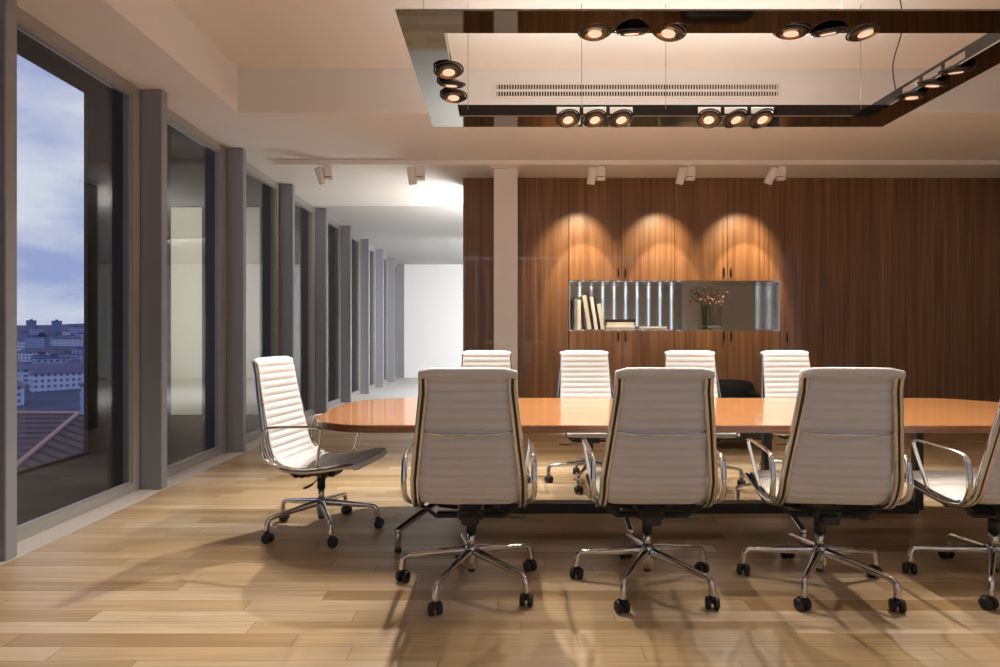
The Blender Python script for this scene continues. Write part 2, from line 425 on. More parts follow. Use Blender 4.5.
# ---- glazed wall behind the viewer, with vertical blinds
m = MB(); m.box(-3.1, -1.3, YB-.15, YB, -.12, 3.75); m.box(5.2, 7.5, YB-.15, YB, -.12, 3.75); m.box(8.35, XR, YB-.15, YB, -.12, 3.75); m.box(7.5, 8.35, YB-.15, YB, -.12, .25); m.box(7.5, 8.35, YB-.15, YB, 3.45, 3.75)
m.box(-1.3, 5.2, YB-.15, YB, -.12, .25); m.box(-1.3, 5.2, YB-.15, YB, 3.45, 3.75)
struct('wall_rear', m, M_WHITE)
m = MB(); m.box(-1.3, 5.2, YB-.1, YB-.04, .25, .31); m.box(-1.3, 5.2, YB-.1, YB-.04, 3.39, 3.45)
for i in range(6): x = -1.3+6.44*i/5; m.box(x, x+.06, YB-.1, YB-.04, .31, 3.39)
w = struct('window_20', m, M_FRAME)
MB().box(-1.24, 5.14, YB-.075, YB-.068, .31, 3.39).build('window_pane', M_GLASS, w)
m = MB()
for i in range(5): x = 7.5+.81*i/4; m.box(x, x+.04, YB-.1, YB-.04, .25, 3.45)
struct('window_21', m, M_FRAME)
M_BLIND = mat('blind_fabric', (.55, .55, .56), .8)
r = thing('vertical_blind', 'grey vertical slat blind across the window wall behind the viewer', 'blind', (1.95, YB+.06, 3.4))
MB().box(-3.2, 3.2, -.03, .03, 0, .04).build('headrail', M_TRACK, r)
for i in range(20):
    x = -3.1+6.2*i/19; m = MB().box(-.148, .148, -.001, .001, -3.1, 0); s_ = m.build('slat', M_BLIND, r); s_.location = (x, 0, 0)

# ------------------------------------------------------------------ terrace outside the left windows
XO = -4.3
m = MB(); m.box(XO-.04, -2.96, -1.5, 7.9, -.15, -.01); m.box(-5.34, -2.96, 7.9, YE, -.15, -.01)
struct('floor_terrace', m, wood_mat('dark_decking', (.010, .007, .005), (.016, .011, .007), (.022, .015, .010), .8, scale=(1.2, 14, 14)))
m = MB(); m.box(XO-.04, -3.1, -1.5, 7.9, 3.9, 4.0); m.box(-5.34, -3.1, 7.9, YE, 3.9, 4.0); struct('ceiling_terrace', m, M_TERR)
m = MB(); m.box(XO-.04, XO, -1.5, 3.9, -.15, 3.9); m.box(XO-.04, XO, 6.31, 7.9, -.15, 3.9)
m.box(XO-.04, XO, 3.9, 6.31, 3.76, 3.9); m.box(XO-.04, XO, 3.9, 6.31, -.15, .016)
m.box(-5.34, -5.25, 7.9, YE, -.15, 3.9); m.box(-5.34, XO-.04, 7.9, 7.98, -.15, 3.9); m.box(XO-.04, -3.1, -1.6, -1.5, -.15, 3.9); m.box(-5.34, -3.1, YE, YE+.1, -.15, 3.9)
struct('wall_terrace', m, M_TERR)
struct('wall_neighbour', MB().box(-5.25, -3.25, 9.3, 9.5, 0, 3.19), M_CREAM)
struct('trim_41', MB().box(-5.25, -3.25, 9.22, 9.5, 3.19, 3.9), M_TERR)

# ------------------------------------------------------------------ the city beyond, with blue haze put into its colours
def hill_z(x, y):
    d = math.hypot(x, y)
    base = -30+max(0, (d-500))*.034
    return base+6*math.sin(x*.006+1)+5*math.sin(y*.004)*min(1, d/400)+ (3*math.sin(x*.02)+2*math.sin(y*.017+2))*min(1, d/600)
m = MB(); nx, ny = 60, 60
vs = []; fs = []
for j in range(ny+1):
    y = 8+ (j/ny)**2.2*1700
    for i in range(nx+1):
        u = -1.6+1.5*i/nx; x = u*(y+14)-8
        vs.append((x, y, hill_z(x, y)))
for j in range(ny):
    for i in range(nx): a = j*(nx+1)+i; fs.append((a, a+1, a+nx+2, a+nx+1))
m.add(vs, fs, 0, True)
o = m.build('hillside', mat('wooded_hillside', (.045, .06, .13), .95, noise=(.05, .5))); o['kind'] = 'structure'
def block_mat(name, wall, win):
    mm = bpy.data.materials.new(name); mm.use_nodes = True; t = mm.node_tree; b = t.nodes['Principled BSDF']
    tc = N(t, 'ShaderNodeTexCoord'); sp = N(t, 'ShaderNodeSeparateXYZ'); t.links.new(tc.outputs['Object'], sp.inputs[0])
    fz = math_n(t, 'FRACT', math_n(t, 'DIVIDE', sp.outputs[2], 3.0)); fx = math_n(t, 'FRACT', math_n(t, 'DIVIDE', math_n(t, 'ADD', sp.outputs[0], sp.outputs[1]), 3.4))
    k = math_n(t, 'MULTIPLY', math_n(t, 'GREATER_THAN', fz, .5), math_n(t, 'GREATER_THAN', fx, .5))
    mx = N(t, 'ShaderNodeMix', data_type='RGBA'); mx.inputs[6].default_value = (*wall, 1); mx.inputs[7].default_value = (*win, 1)
    t.links.new(k, mx.inputs[0]); t.links.new(mx.outputs[2], b.inputs['Base Color']); b.inputs['Roughness'].default_value = .8
    return mm
BM = [block_mat('pale_facade', (.34, .40, .68), (.08, .10, .26)), block_mat('blue_facade', (.20, .25, .5), (.05, .06, .18)), block_mat('white_facade', (.55, .6, .85), (.15, .18, .36))]  # bluish tint of distance haze mixed into wall and window colours
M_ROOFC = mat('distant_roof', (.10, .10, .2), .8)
protos = []
for k in range(3):
    r = thing('apartment_block', 'x', 'building', (0, 0, 0))
    w_, d_, h_ = ((22, 11, 13), (14, 12, 22), (34, 12, 9))[k]
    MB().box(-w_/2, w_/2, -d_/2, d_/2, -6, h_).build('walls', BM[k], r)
    m = MB()
    if k == 2:
        m.add([(-w_/2-1, -d_/2-1, h_), (w_/2+1, -d_/2-1, h_), (w_/2+1, d_/2+1, h_), (-w_/2-1, d_/2+1, h_), (-w_/2+4, 0, h_+3.5), (w_/2-4, 0, h_+3.5)], [(0, 1, 5, 4), (2, 3, 4, 5), (1, 2, 5), (3, 0, 4), (0, 3, 2, 1)])
    else:
        m.box(-w_/2-.4, w_/2+.4, -d_/2-.4, d_/2+.4, h_, h_+.8); m.box(-2, 2, -2, 2, h_+.8, h_+3.4)
    m.build('roof', M_ROOFC, r)
    protos.append(r)
LB = ['pale blue distant apartment block with flat roof on the hillside', 'tall narrow bluish apartment tower far off on the hillside', 'long low white distant building with pitched roof in the valley']
GB = ['distant apartment blocks', 'distant apartment towers', 'distant low buildings']
used = [False]*3; placed = []
tries = 0
while len(placed) < 96 and tries < 6000:
    tries += 1
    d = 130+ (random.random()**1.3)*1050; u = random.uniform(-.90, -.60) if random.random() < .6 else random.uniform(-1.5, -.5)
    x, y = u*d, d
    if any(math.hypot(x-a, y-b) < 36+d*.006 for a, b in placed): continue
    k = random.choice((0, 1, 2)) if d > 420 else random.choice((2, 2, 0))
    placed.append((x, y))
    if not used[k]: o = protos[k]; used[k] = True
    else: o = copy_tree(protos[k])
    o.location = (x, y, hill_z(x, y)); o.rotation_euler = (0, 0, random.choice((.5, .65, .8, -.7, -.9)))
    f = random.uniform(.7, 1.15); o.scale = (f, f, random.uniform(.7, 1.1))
    tag(o, LB[k], 'building', GB[k])
# distant trees between the blocks
def blob(r, seg, seed):
    rnd = random.Random(seed); m = MB(); vs = []; fs = []; n1, n2 = 6, 9
    for i in range(n1+1):
        th = PI*i/n1
        for j in range(n2):
            a = 2*PI*j/n2; q = r*(1+rnd.uniform(-.22, .22)); vs.append((q*math.sin(th)*math.cos(a), q*math.sin(th)*math.sin(a), r+q*math.cos(th)*.9))
    for i in range(n1):
        for j in range(n2): fs.append((i*n2+j, i*n2+(j+1) % n2, (i+1)*n2+(j+1) % n2, (i+1)*n2+j))
    return m.add(vs, fs, 0, False)
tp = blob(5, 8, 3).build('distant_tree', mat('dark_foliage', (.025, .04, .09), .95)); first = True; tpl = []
for i in range(70):
    d = 120+random.random()*900; u = random.uniform(-1.3, -.55); x, y = u*d, d
    if any(math.hypot(x-a, y-b) < 28 for a, b in placed) or any(math.hypot(x-a, y-b) < 16 for a, b in tpl): continue
    tpl.append((x, y))
    o = tp if first else tp.copy()
    if not first: COL.objects.link(o)
    first = False
    o.location = (x, y, hill_z(x, y)-1.5); o.rotation_euler = (0, 0, random.uniform(0, 6)); f = random.uniform(.7, 1.3); o.scale = (f, f, f)
    tag(o, 'dark rounded tree between the distant blocks on the hillside', 'tree', 'trees on the hillside')
# tiled roof of the next house, just below the opening
def rtile(name, col):
    mm = bpy.data.materials.new(name); mm.use_nodes = True; t = mm.node_tree; b = t.nodes['Principled BSDF']
    tc = N(t, 'ShaderNodeTexCoord'); sp = N(t, 'ShaderNodeSeparateXYZ'); t.links.new(tc.outputs['Object'], sp.inputs[0])
    f = math_n(t, 'FRACT', math_n(t, 'DIVIDE', sp.outputs[1], .42)); k = math_n(t, 'ADD', math_n(t, 'MULTIPLY', math_n(t, 'GREATER_THAN', f, .35), .65), .35)
    nz = N(t, 'ShaderNodeTexNoise'); nz.inputs['Scale'].default_value = 5; t.links.new(tc.outputs['Object'], nz.inputs['Vector'])
    k = math_n(t, 'MULTIPLY', k, math_n(t, 'ADD', nz.outputs[0], .5))
    vm = N(t, 'ShaderNodeVectorMath', operation='SCALE'); vm.inputs[0].default_value = col; t.links.new(k, vm.inputs[3])
    t.links.new(vm.outputs[0], b.inputs['Base Color']); b.inputs['Roughness'].default_value = .9
    return mm
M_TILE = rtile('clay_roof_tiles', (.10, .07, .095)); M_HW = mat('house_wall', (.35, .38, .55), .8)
r = thing('neighbour_house', 'nearest house outside, seen from above by its brown tiled hip roof', 'building', (-10.3, 14, -28.35))
m = MB(); m.add([(-8, -7, 26.2), (2.5, -7, 26.2), (2.5, 4.5, 26.2), (-8, 4.5, 26.2), (-1.0, 2.2, 27.45), (-6, 2.2, 27.45)], [(0, 1, 4, 5), (1, 2, 4), (2, 3, 5, 4), (3, 0, 5), (0, 3, 2, 1)])
m.build('roof', M_TILE, r)
m = MB().box(-7.5, 2.0, -6.5, 4.0, 0, 26.2); m.build('walls', M_HW, r)
MB().tube([(2.5, -7, 26.22), (-1, 2.2, 27.47), (-6, 2.2, 27.47)], .055, 6).build('ridge_tiles', mat('ridge_tile', (.42, .26, .26), .8), r)
m = MB(); m.box(-.2, .9, 3.0, 3.8, 26.2, 27.9); m.build('chimney', M_HW, r)
r = thing('neighbour_house', 'second house outside with a dark red gable roof beyond the hip roof', 'building', (-27, 38, -31.2))
m = MB(); m.add([(-7, -6, 24.5), (9, -6, 24.5), (9, 6, 24.5), (-7, 6, 24.5), (9, 0, 27.2), (-7, 0, 27.2)], [(0, 1, 4, 5), (2, 3, 5, 4), (1, 2, 4), (3, 0, 5), (0, 3, 2, 1)])
m.build('roof', rtile('red_roof_tiles', (.22, .08, .10)), r); MB().box(-6.5, 8.5, -5.5, 5.5, 0, 24.5).build('walls', M_HW, r)
MB().tube([(-7, 0, 27.25), (9, 0, 27.25)], .12, 6).build('ridge_tiles', MATS['ridge_tile'], r)

# ------------------------------------------------------------------ conference table
TX, TY, TZ, HL, HW = 1.25, 3.958, .755, 2.345, .688
def table_outline():
    pts = []
    rr = .36; n = 10
    for sx, sy, a0 in ((1, -1, -90), (1, 1, 0), (-1, 1, 90), (-1, -1, 180)):
        cxx, cyy = sx*(HL-rr-.03), sy*(HW-rr)
        for k in range(n+1):
            a = R(a0+90*k/n); pts.append([cxx+rr*math.cos(a), cyy+rr*math.sin(a)])
    for p in pts:   # slightly bowed ends
        if abs(p[0]) > HL-rr-.04: p[0] += math.copysign(.03*(1-(p[1]/HW)**2), p[0])
    out = []
    L = len(pts)
    for i in range(L):    # extra points along the ends so they bow
        p, q = pts[i], pts[(i+1) % L]; out.append(tuple(p))
        if abs(p[0]-q[0]) < .02 and abs(p[1]-q[1]) > .3:
            for k in range(1, 8):
                y = p[1]+(q[1]-p[1])*k/8; out.append((math.copysign(HL-.03+.03*(1-(y/HW)**2), p[0]), y))
    return out
tb = thing('conference_table', 'long glossy cherry conference table with rounded ends and black posts', 'table', (TX, TY, 0))
ol = table_outline()
MB().prism(ol, TZ-.006, TZ).build('tabletop', M_TABLE, tb)
ol2 = [(x*.9985, y*.995) for x, y in ol]
MB().prism(ol2, TZ-.043, TZ-.006, smooth=False).build('edge_band', M_EDGE, tb)
MB().prism([(x*.93, y*.80) for x, y in ol], TZ-.058, TZ-.043).build('underframe', M_BLACK, tb)
posts = [-1.495, -.50, .495, 1.48]
for i, px in enumerate(posts):
    m = MB(); m.box(px-.026, px+.026, -.026, .026, .10, TZ-.058, ch=.004); m.box(px-.09, px+.09, -.09, .09, TZ-.07, TZ-.058)
    m.build('post', M_BLACK, tb)
    fx = (-.34, 0, 0, .34)[i]
    for sy in (-1, 1):
        P = catmull([(px, 0, .235), (px+fx*.35, sy*.17, .215), (px+fx*.97, sy*.455, .125), (px+fx, sy*.48, .10), (px+fx, sy*.485, .015)], 6)
        l = MB().tube(P, [.018]*len(P), 10, flat=(1, 1.1)).build('leg', M_CHROME, tb)
        MB().lathe([(.019, 0), (.021, .003), (.021, .014), (.016, .018)], 14, M=Matrix.Translation((px+fx, sy*.485, 0))).build('foot_pad', M_BLACK, l)
MB().box(posts[0]+.02, posts[3]-.02, -.05, .05, .085, .15, ch=.004).build('stretcher', M_BLACK, tb)

# ------------------------------------------------------------------ office chair (faces +Y, origin on the floor under the column)
PROF = [(-.352, 1.062), (-.350, 1.080), (-.336, 1.088), (-.322, 1.075), (-.308, 1.02), (-.287, .90), (-.262, .78), (-.238, .67), (-.218, .58), (-.190, .505), (-.135, .458), (-.05, .440), (.05, .443), (.16, .458), (.25, .475), (.305, .485), (.335, .478), (.345, .458), (.333, .443)]
def chair_path(n=14):
    return catmull([(0, y, z) for y, z in PROF], n)
CP = chair_path()
def arclen(P):
    L = [0]
    for a, b in zip(P, P[1:]): L.append(L[-1]+(b-a).length)
    return L
CL = arclen(CP)
def at_len(s):
    import bisect
    i = min(max(bisect.bisect_right(CL, s)-1, 0), len(CP)-2); t = (s-CL[i])/max(1e-9, CL[i+1]-CL[i])
    p = CP[i].lerp(CP[i+1], t); d = (CP[min(i+2, len(CP)-1)]-CP[max(i-1, 0)]).normalized()
    return p, d
def half_w(p):   # narrower at the head, wider at the seat
    t = min(1, max(0, (1.09-p.z)/.62)); return .205+.028*t
def make_chair(label):
    ch = thing('office_chair', label, 'chair', group='high back office chairs around the table')
    # ribbed sling: seat and back in one continuous skin
    tot = CL[-1]; ribs = 27; per = 8; NS = ribs*per; m = MB(); vs = []; cols = [-1, -.97, -.8, -.5, 0, .5, .8, .97, 1]; nc = len(cols)
    for side in (1, -1):
        for i in range(NS+1):
            s = tot*i/NS; p, d = at_len(s); nrm = Vector((0, -d.z, d.y))   # in-plane normal
            ph = (i % per)/per; b = .0115*math.sin(PI*ph)**.55 if 0 < ph else 0
            for cx in cols:
                e = 1-abs(cx)**8*.9
                off = (.0035+b*e)*side*(.45 if abs(cx) > .96 else 1)
                sag = 0
                q = p+nrm*(off+sag); vs.append((cx*half_w(p), q.y, q.z))
    fs = []; K = (NS+1)*nc
    for i in range(NS):
        for c_ in range(nc-1):
            a = i*nc+c_; fs.append((a, a+1, a+nc+1, a+nc)); fs.append((K+a, K+a+nc, K+a+nc+1, K+a+1))
        for c_ in (0, nc-1): a = i*nc+c_; fs.append((a, a+nc, K+a+nc, K+a))
    for i in (0, NS):
        for c_ in range(nc-1): a = i*nc+c_; fs.append((a, a+1, K+a+1, K+a))
    m.add(vs, fs, 0, True)
    m.build('sling', M_FABRIC, ch)
    # rolls at head and at seat front
    hr = MB(); p = CP[8]
    P = [(-.217, -.338, 1.070), (-.214, -.338, 1.070), (.214, -.338, 1.070), (.217, -.338, 1.070)]
    hr.tube(P, [.012, .0185, .0185, .012], 14, ref=(0, 0, 1)); hr.build('head_roll', M_FABRIC, ch)
    fr = MB(); P = [(-.240, .333, .462), (-.237, .333, .462), (.237, .333, .462), (.240, .333, .462)]
    fr.tube(P, [.010, .0165, .0165, .010], 14, ref=(0, 0, 1)); fr.build('front_roll', M_FABRIC, ch)
    # side rails
    RAILOFF = .016
    for sx in (-1, 1):
        pts = []
        for i in range(60):
            s = CL[-1]*(.035+.935*i/59); p, d = at_len(s); n_ = Vector((0, -d.z, d.y))
            q = p-n_*RAILOFF; pts.append((sx*(.197+.050*min(1, max(0, (1.0-p.z)/.42))), q.y, q.z))
        rs = [.020]*60
        m = MB()
        for o_x in (-.0125, .0125): m.tube([(a+o_x, b, c) for a, b, c in pts], .0105, 10, ref=(1, 0, 0), flat=(.95, 1.4))
        m.tube(pts, .0085, 6, mi=1, ref=(1, 0, 0), flat=(.9, 1.05)); m.build('side_rail', [M_CHROME, M_BLACK], ch)
        # armrest loop
        A = catmull([(sx*.252, -.10, .447), (sx*.268, -.15, .455), (sx*.292, -.205, .49), (sx*.298, -.228, .54), (sx*.298, -.222, .63), (sx*.298, -.205, .675), (sx*.298, -.165, .690),
                     (sx*.298, -.02, .697), (sx*.298, .10, .700), (sx*.297, .145, .692), (sx*.294, .150, .67), (sx*.275, .125, .56), (sx*.255, .105, .455)], 6)
        nA = len(A); rA = []
        for i, q in enumerate(A):
            k = 1.0
            if i < nA*.42 and i > nA*.12: k = 1.45
            rA.append(.0098*k)
        # smooth radii
        for _ in range(4): rA = [rA[0]]+[(rA[i-1]+rA[i]+rA[i+1])/3 for i in range(1, nA-1)]+[rA[-1]]
        MB().tube(A, rA, 10, ref=(1, 0, 0), flat=(1.0, .85)).build('armrest', M_CHROME, ch)
    # back spreader bar, dips in the middle
    P = []
    for i in range(13):
        t = -1+2*i/12; x = t*.222; z = .795+.022*abs(t)**5; y = -.268-.024*(1-abs(t)**4); P.append((x, y, z))
    MB().tube(P, .0055, 8, flat=(1, 1)).build('back_spreader', M_CHROME, ch)
    # seat spreaders and mechanism
    m = MB()
    for yy in (-.105, .12):
        for sx in (-1, 1):
            z1 = .437 if yy < 0 else .443
            m.tube([(sx*.035, yy*.55, .366), (sx*.165, yy*.8, .372), (sx*.245, yy, z1)], [.015, .0135, .011], 8, flat=(.8, 1.2), smooth=False)
    m.box(-.065, .065, -.10, .12, .352, .405, ch=.012); m.box(-.042, .042, -.13, -.06, .335, .385, ch=.01); m.box(-.165, .165, -.06, -.035, .362, .384, ch=.004)
    me = m.build('mechanism', M_BLACK, ch)
    MB().tube([(.05, .02, .352), (.16, .03, .335), (.20, .03, .330), (.265, .03, .330)], [.005, .005, .013, .012], 8, flat=(.35, 1.2)).build('lever', M_BLACK, me)
    MB().lathe([(.012, 0), (.026, .004), (.028, .012), (.026, .030), (.018, .036)], 16, M=Matrix.Translation((.12, .10, .385)) @ Matrix.Rotation(R(90), 4, 'X')).build('tension_knob', M_BLACK, me)
    m = MB(); m.lathe([(.0255, .262), (.0255, .352)], 18); m.lathe([(.020, .19), (.020, .262)], 18, mi=1); m.build('column', [M_BLACK, M_CHROME], ch)
    m = MB(); m.lathe([(.020, .088), (.027, .098), (.032, .13), (.034, .165), (.032, .196), (.024, .205)], 20); m.lathe([(.017, .072), (.020, .088)], 16, mi=1)
    m.build('hub', [M_CHROME, M_BLACK], ch)
    # five legs with casters
    lm = MB()
    P = catmull([(.018, 0, .176), (.12, 0, .165), (.22, 0, .153), (.305, 0, .143), (.335, 0, .134), (.347, 0, .112), (.352, 0, .066)], 5)
    rr_ = [.024-.011*min(1, (P[i].x/.30)) if P[i].x < .34 else .0145+.003*min(1, (.134-P[i].z)/.06) for i in range(len(P))]
    lm.tube(P, rr_, 10, flat=(1.05, .9))
    cm = MB()
    off = .010
    for sy in (-1, 1):
        MT = Matrix.Translation((off, sy*.0185, .0285)) @ Matrix.Rotation(R(90), 4, 'X')
        cm.lathe([(.008, -.0120), (.022, -.0120), (.0270, -.009), (.0285, 0), (.0270, .009), (.022, .0120), (.008, .0120)], 18, M=MT)
    hood = []
    for i in range(9):
        a = R(-10+150*i/8); hood.append((off+.032*math.cos(a), 0, .0285+.032*math.sin(a)))
    cm.tube(hood, .004, 6, ref=(0, 1, 0), flat=(3.2, .8)); cm.box(-.006, .010, -.006, .006, .03, .066, ch=.002)
    legs = []
    for k in range(5):
        l = bpy.data.objects.new('base_leg', None) if False else None
        if k == 0:
            l = lm.build('base_leg', M_CHROME, ch); c_ = cm.build('caster', M_TYRE, l); c_.location = (.352, 0, 0)
        else:
            l = legs[0].copy(); COL.objects.link(l); c2 = c_.copy(); COL.objects.link(c2); c2.parent = l
        l.rotation_euler = (0, 0, R(90+72*k)); legs.append(l)
        for q in kids(l): q.rotation_euler = (0, 0, R(-72*k+(10, -25, 20, -10, 30)[k]))
    return ch
def turn_base(ch, deg):
    k = 0
    for o in kids(ch):
        if o.name.startswith('base_leg'):
            o.rotation_euler = (0, 0, R(90+deg+72*k))
            for q in kids(o): q.rotation_euler = (0, 0, R(-72*k-deg+(12, -24, 18, -10, 30)[k]))
            k += 1
CHAIRS = [  # x, y, yaw, base turn, label
    (-.142, 3.0, 0, 12, 'leftmost of the near row of high back chairs, seen from behind'),
    (.73, 3.0, -1, 6, 'second chair from the left in the near row, seen from behind'),
    (1.585, 3.0, -6, 4, 'third chair from the left in the near row, its seat showing at left'),
    (2.45, 3.0, 0, -5, 'chair of the near row cut off by the right edge of the picture'),
    (-1.14, 3.86, -101, 18, 'lone cream chair in side view at the left head of the table'),
    (-.12, 5.05, 180, 20, 'far side chair mostly hidden behind the leftmost near chair'),
    (.755, 5.05, 181, -25, 'far side chair framed between the first and second near chairs'),
    (1.64, 5.05, 172, 8, 'far side chair slightly turned, behind the second near chair'),
    (2.55, 5.05, 183, 14, 'rightmost far side chair, right of the black armchair'),
]
proto = make_chair(CHAIRS[0][4])
for i, (x, y, yaw, bt, lab) in enumerate(CHAIRS):
    if i == 0: continue
    c = copy_tree(proto); c.location = (x, y, 0); c.rotation_euler = (0, 0, R(yaw)); c['label'] = lab; turn_base(c, bt-(0 if abs(yaw) < 90 else 0))
proto.location = (CHAIRS[0][0], CHAIRS[0][1], 0); proto.rotation_euler = (0, 0, R(CHAIRS[0][2])); turn_base(proto, CHAIRS[0][3])

# ------------------------------------------------------------------ black leather armchair behind the far chairs
ac = thing('leather_armchair', 'low black leather armchair behind the far side of the table', 'armchair', (2.52, 6.75, 0), PI)
def cushion(x0, x1, y0, y1, z0, z1, r=.05, n=5):
    m = MB(); vs = []; fs = []
    nu, nv = 24, 12; cx, cy, cz = (x0+x1)/2, (y0+y1)/2, (z0+z1)/2; hx, hy, hz = (x1-x0)/2, (y1-y0)/2, (z1-z0)/2
    for i in range(nv+1):
        ph = -PI/2+PI*i/nv
        for j in range(nu):
            a = 2*PI*j/nu
            def sp(v, e): return math.copysign(abs(v)**e, v)
            e = .32
            vs.append((cx+hx*sp(math.cos(ph), e)*sp(math.cos(a), e), cy+hy*sp(math.cos(ph), e)*sp(math.sin(a), e), cz+hz*sp(math.sin(ph), e)))
    for i in range(nv):
        for j in range(nu): fs.append((i*nu+j, i*nu+(j+1) % nu, (i+1)*nu+(j+1) % nu, (i+1)*nu+j))
    return m.add(vs, fs, 0, True)
cushion(-.43, .43, -.40, -.20, .22, .715).build('backrest', M_LEATHER, ac)
cushion(-.30, .30, -.24, .36, .28, .46).build('seat', M_LEATHER, ac)
cushion(-.42, -.28, -.36, .36, .16, .60).build('arm', M_LEATHER, ac)
cushion(.28, .42, -.36, .36, .16, .60).build('arm', M_LEATHER, ac)
MB().box(-.38, .38, -.34, .34, .12, .26, ch=.01).build('base', M_LEATHER, ac)
for sx in (-1, 1):
    for sy in (-1, 1): MB().tube([(sx*.33, sy*.3, 0), (sx*.33, sy*.3, .13)], .016, 10).build('leg', M_CHROME, ac)

# ------------------------------------------------------------------ suspended light frame above the table
FZ = 2.80; FX0, FX1, FY0, FY1 = -.503, 2.868, 2.908, 4.54; FW = .215
cxF, cyF = (FX0+FX1)/2, (FY0+FY1)/2; hxF, hyF = (FX1-FX0)/2, (FY1-FY0)/2
ch = thing('pendant_light_frame', 'large black rectangular light frame hung over the conference table', 'light', (cxF, cyF, FZ))
m = MB(); o_, i_ = (hxF, hyF), (hxF-FW, hyF-FW)
for z in (0, .008):
    pass
def ring(m, O, I, z0, z1):
    vs = []
    for z in (z0, z1):
        for a, b in (O, I): vs += [(-a, -b, z), (a, -b, z), (a, b, z), (-a, b, z)]
    fs = []
    for k in range(4):
        j = (k+1) % 4
        fs += [(k, j, 4+j, 4+k), (8+k, 12+k, 12+j, 8+j), (k, 8+k, 8+j, j), (4+k, 4+j, 12+j, 12+k)]
    m.add(vs, fs)
ring(m, o_, i_, 0, .010); m.build('reflector_plate', M_BGLASS, ch)
LAMPX = [-.505-.19+.0, -.505, -.505+.19, .505-.19, .505, .505+.19]
LAMPY = [-.19, 0, .19]
# flange on the inner edge, with a slot behind each lamp
FH = .085
def flange_side(p0, p1, slots, nrm):
    """p0,p1 along the inner edge; slots = distances (from the middle) of the lamp centres"""
    a = Vector(p0); b = Vector(p1); L = (b-a).length; d = (b-a)/L; m = MB()
    cuts = sorted(s+L/2 for s in slots)
    def seg(s0, s1, z0, z1):
        q0 = a+d*s0; q1 = a+d*s1; n_ = Vector(nrm)*.006
        vs = [q0+Vector((0, 0, z0)), q1+Vector((0, 0, z0)), q1+n_+Vector((0, 0, z0)), q0+n_+Vector((0, 0, z0))]
        vs += [v+Vector((0, 0, z1-z0)) for v in vs]
        m.add(vs, [(0, 1, 2, 3), (4, 7, 6, 5), (0, 4, 5, 1), (2, 6, 7, 3), (1, 5, 6, 2), (0, 3, 7, 4)])
    seg(0, L, .010, .022); seg(0, L, .068, FH)
    pos = 0
    for c in cuts: seg(pos, c-.082, .022, .068); pos = c+.082
    seg(pos, L, .022, .068)
    return m.build('inner_flange', M_BLKGL, ch)
flange_side((-i_[0], i_[1], 0), (i_[0], i_[1], 0), LAMPX, (0, 1, 0))
flange_side((-i_[0], -i_[1], 0), (i_[0], -i_[1], 0), LAMPX, (0, -1, 0))
flange_side((-i_[0], -i_[1], 0), (-i_[0], i_[1], 0), LAMPY, (-1, 0, 0))
flange_side((i_[0], -i_[1], 0), (i_[0], i_[1], 0), LAMPY, (1, 0, 0))
# adjustable round lamps
def lamp(loc, tilt, power):
    """tilt = direction the lamp looks at"""
    M = Matrix.Translation(loc) @ Vector(tilt).to_track_quat('-Z', 'Y').to_matrix().to_4x4()
    body = MB(); body.lathe([(.030, .030), (.044, .026), (.062, .014), (.076, .004), (.078, -.006), (.072, -.012), (.066, -.010), (.058, .002)], 24, M=M, cap=True)
    # gimbal ring
    rg = [M @ Vector((.085*math.cos(2*PI*k/24), .085*math.sin(2*PI*k/24), .004)) for k in range(24)]
    body.tube(rg, .0055, 6, closed=True)
    b = body.build('lamp_head', M_BLKGL, ch)
    rf = MB(); rf.lathe([(.060, -.0105), (.056, -.006), (.040, .001)], 24, M=M, cap=False)
    rg = [M @ Vector((.062*math.cos(2*PI*k/24), .062*math.sin(2*PI*k/24), -.0115)) for k in range(24)]
    rf.tube(rg, .0028, 6, closed=True); rf.build('reflector_ring', M_BRONZE, b)
    MB().lathe([(.036, -.004), (.036, .000)], 20, M=M @ Matrix.Translation((0, 0, -.009))).build('lens', M_BULB, b)
    d = Vector(tilt).normalized(); src = Vector((cxF, cyF, FZ))+Vector(loc)+d*.03
    spot('pendant_lamp', src, src+d, power, 120, .7, WARM, .035)
rl = random.Random(5)
for sy in (1, -1):
    for gx in (-.505, .505):
        for k, dx in enumerate((-.19, 0, .19)):
            tz = (.05, -.35, -.2)[k] if sy > 0 else (.15, .35, -.3)[k]
            lamp((gx+dx, sy*(i_[1]+.012), -.012 if sy > 0 else .002), (rl.uniform(-.25, .25), (-.5 if sy > 0 else (.0, .35, .0)[k])+rl.uniform(-.1, .1), -1), P_CHAND*(1.3 if sy > 0 else .12))
for sx in (-1, 1):
    for k, dy in enumerate(LAMPY):
        lamp((sx*(i_[0]+.012), dy, -.015), (-.05*sx+rl.uniform(-.12, .12), rl.uniform(-.2, .3), -1), P_CHAND*(2.4 if sx < 0 else 2.4))
# suspension wires and feed cable
m_w = mat('steel_wire', (.35, .32, .3), .35, metal=1)
for x, y in ((-i_[0]+.06, i_[1]-.01), (-i_[0]-.10, -i_[1]-.05), (-.60, i_[1]-.01), (-.60, -i_[1]-.05), (.55, -i_[1]-.05), (i_[0]-.08, i_[1]-.01), (i_[0]+.1, -i_[1]-.05), (.0, i_[1]-.01)):
    MB().tube([(x, y, .05), (x, y, ZC-FZ)], .0022, 6).build('suspension_wire', m_w, ch)
P = catmull([(i_[0]+.02, .35, .04), (i_[0]-.02, .33, .25), (i_[0]+.03, .31, .5), (i_[0]-.01, .30, ZC-FZ)], 8)
MB().tube(P, .004, 6).build('feed_cable', M_BLACK, ch)

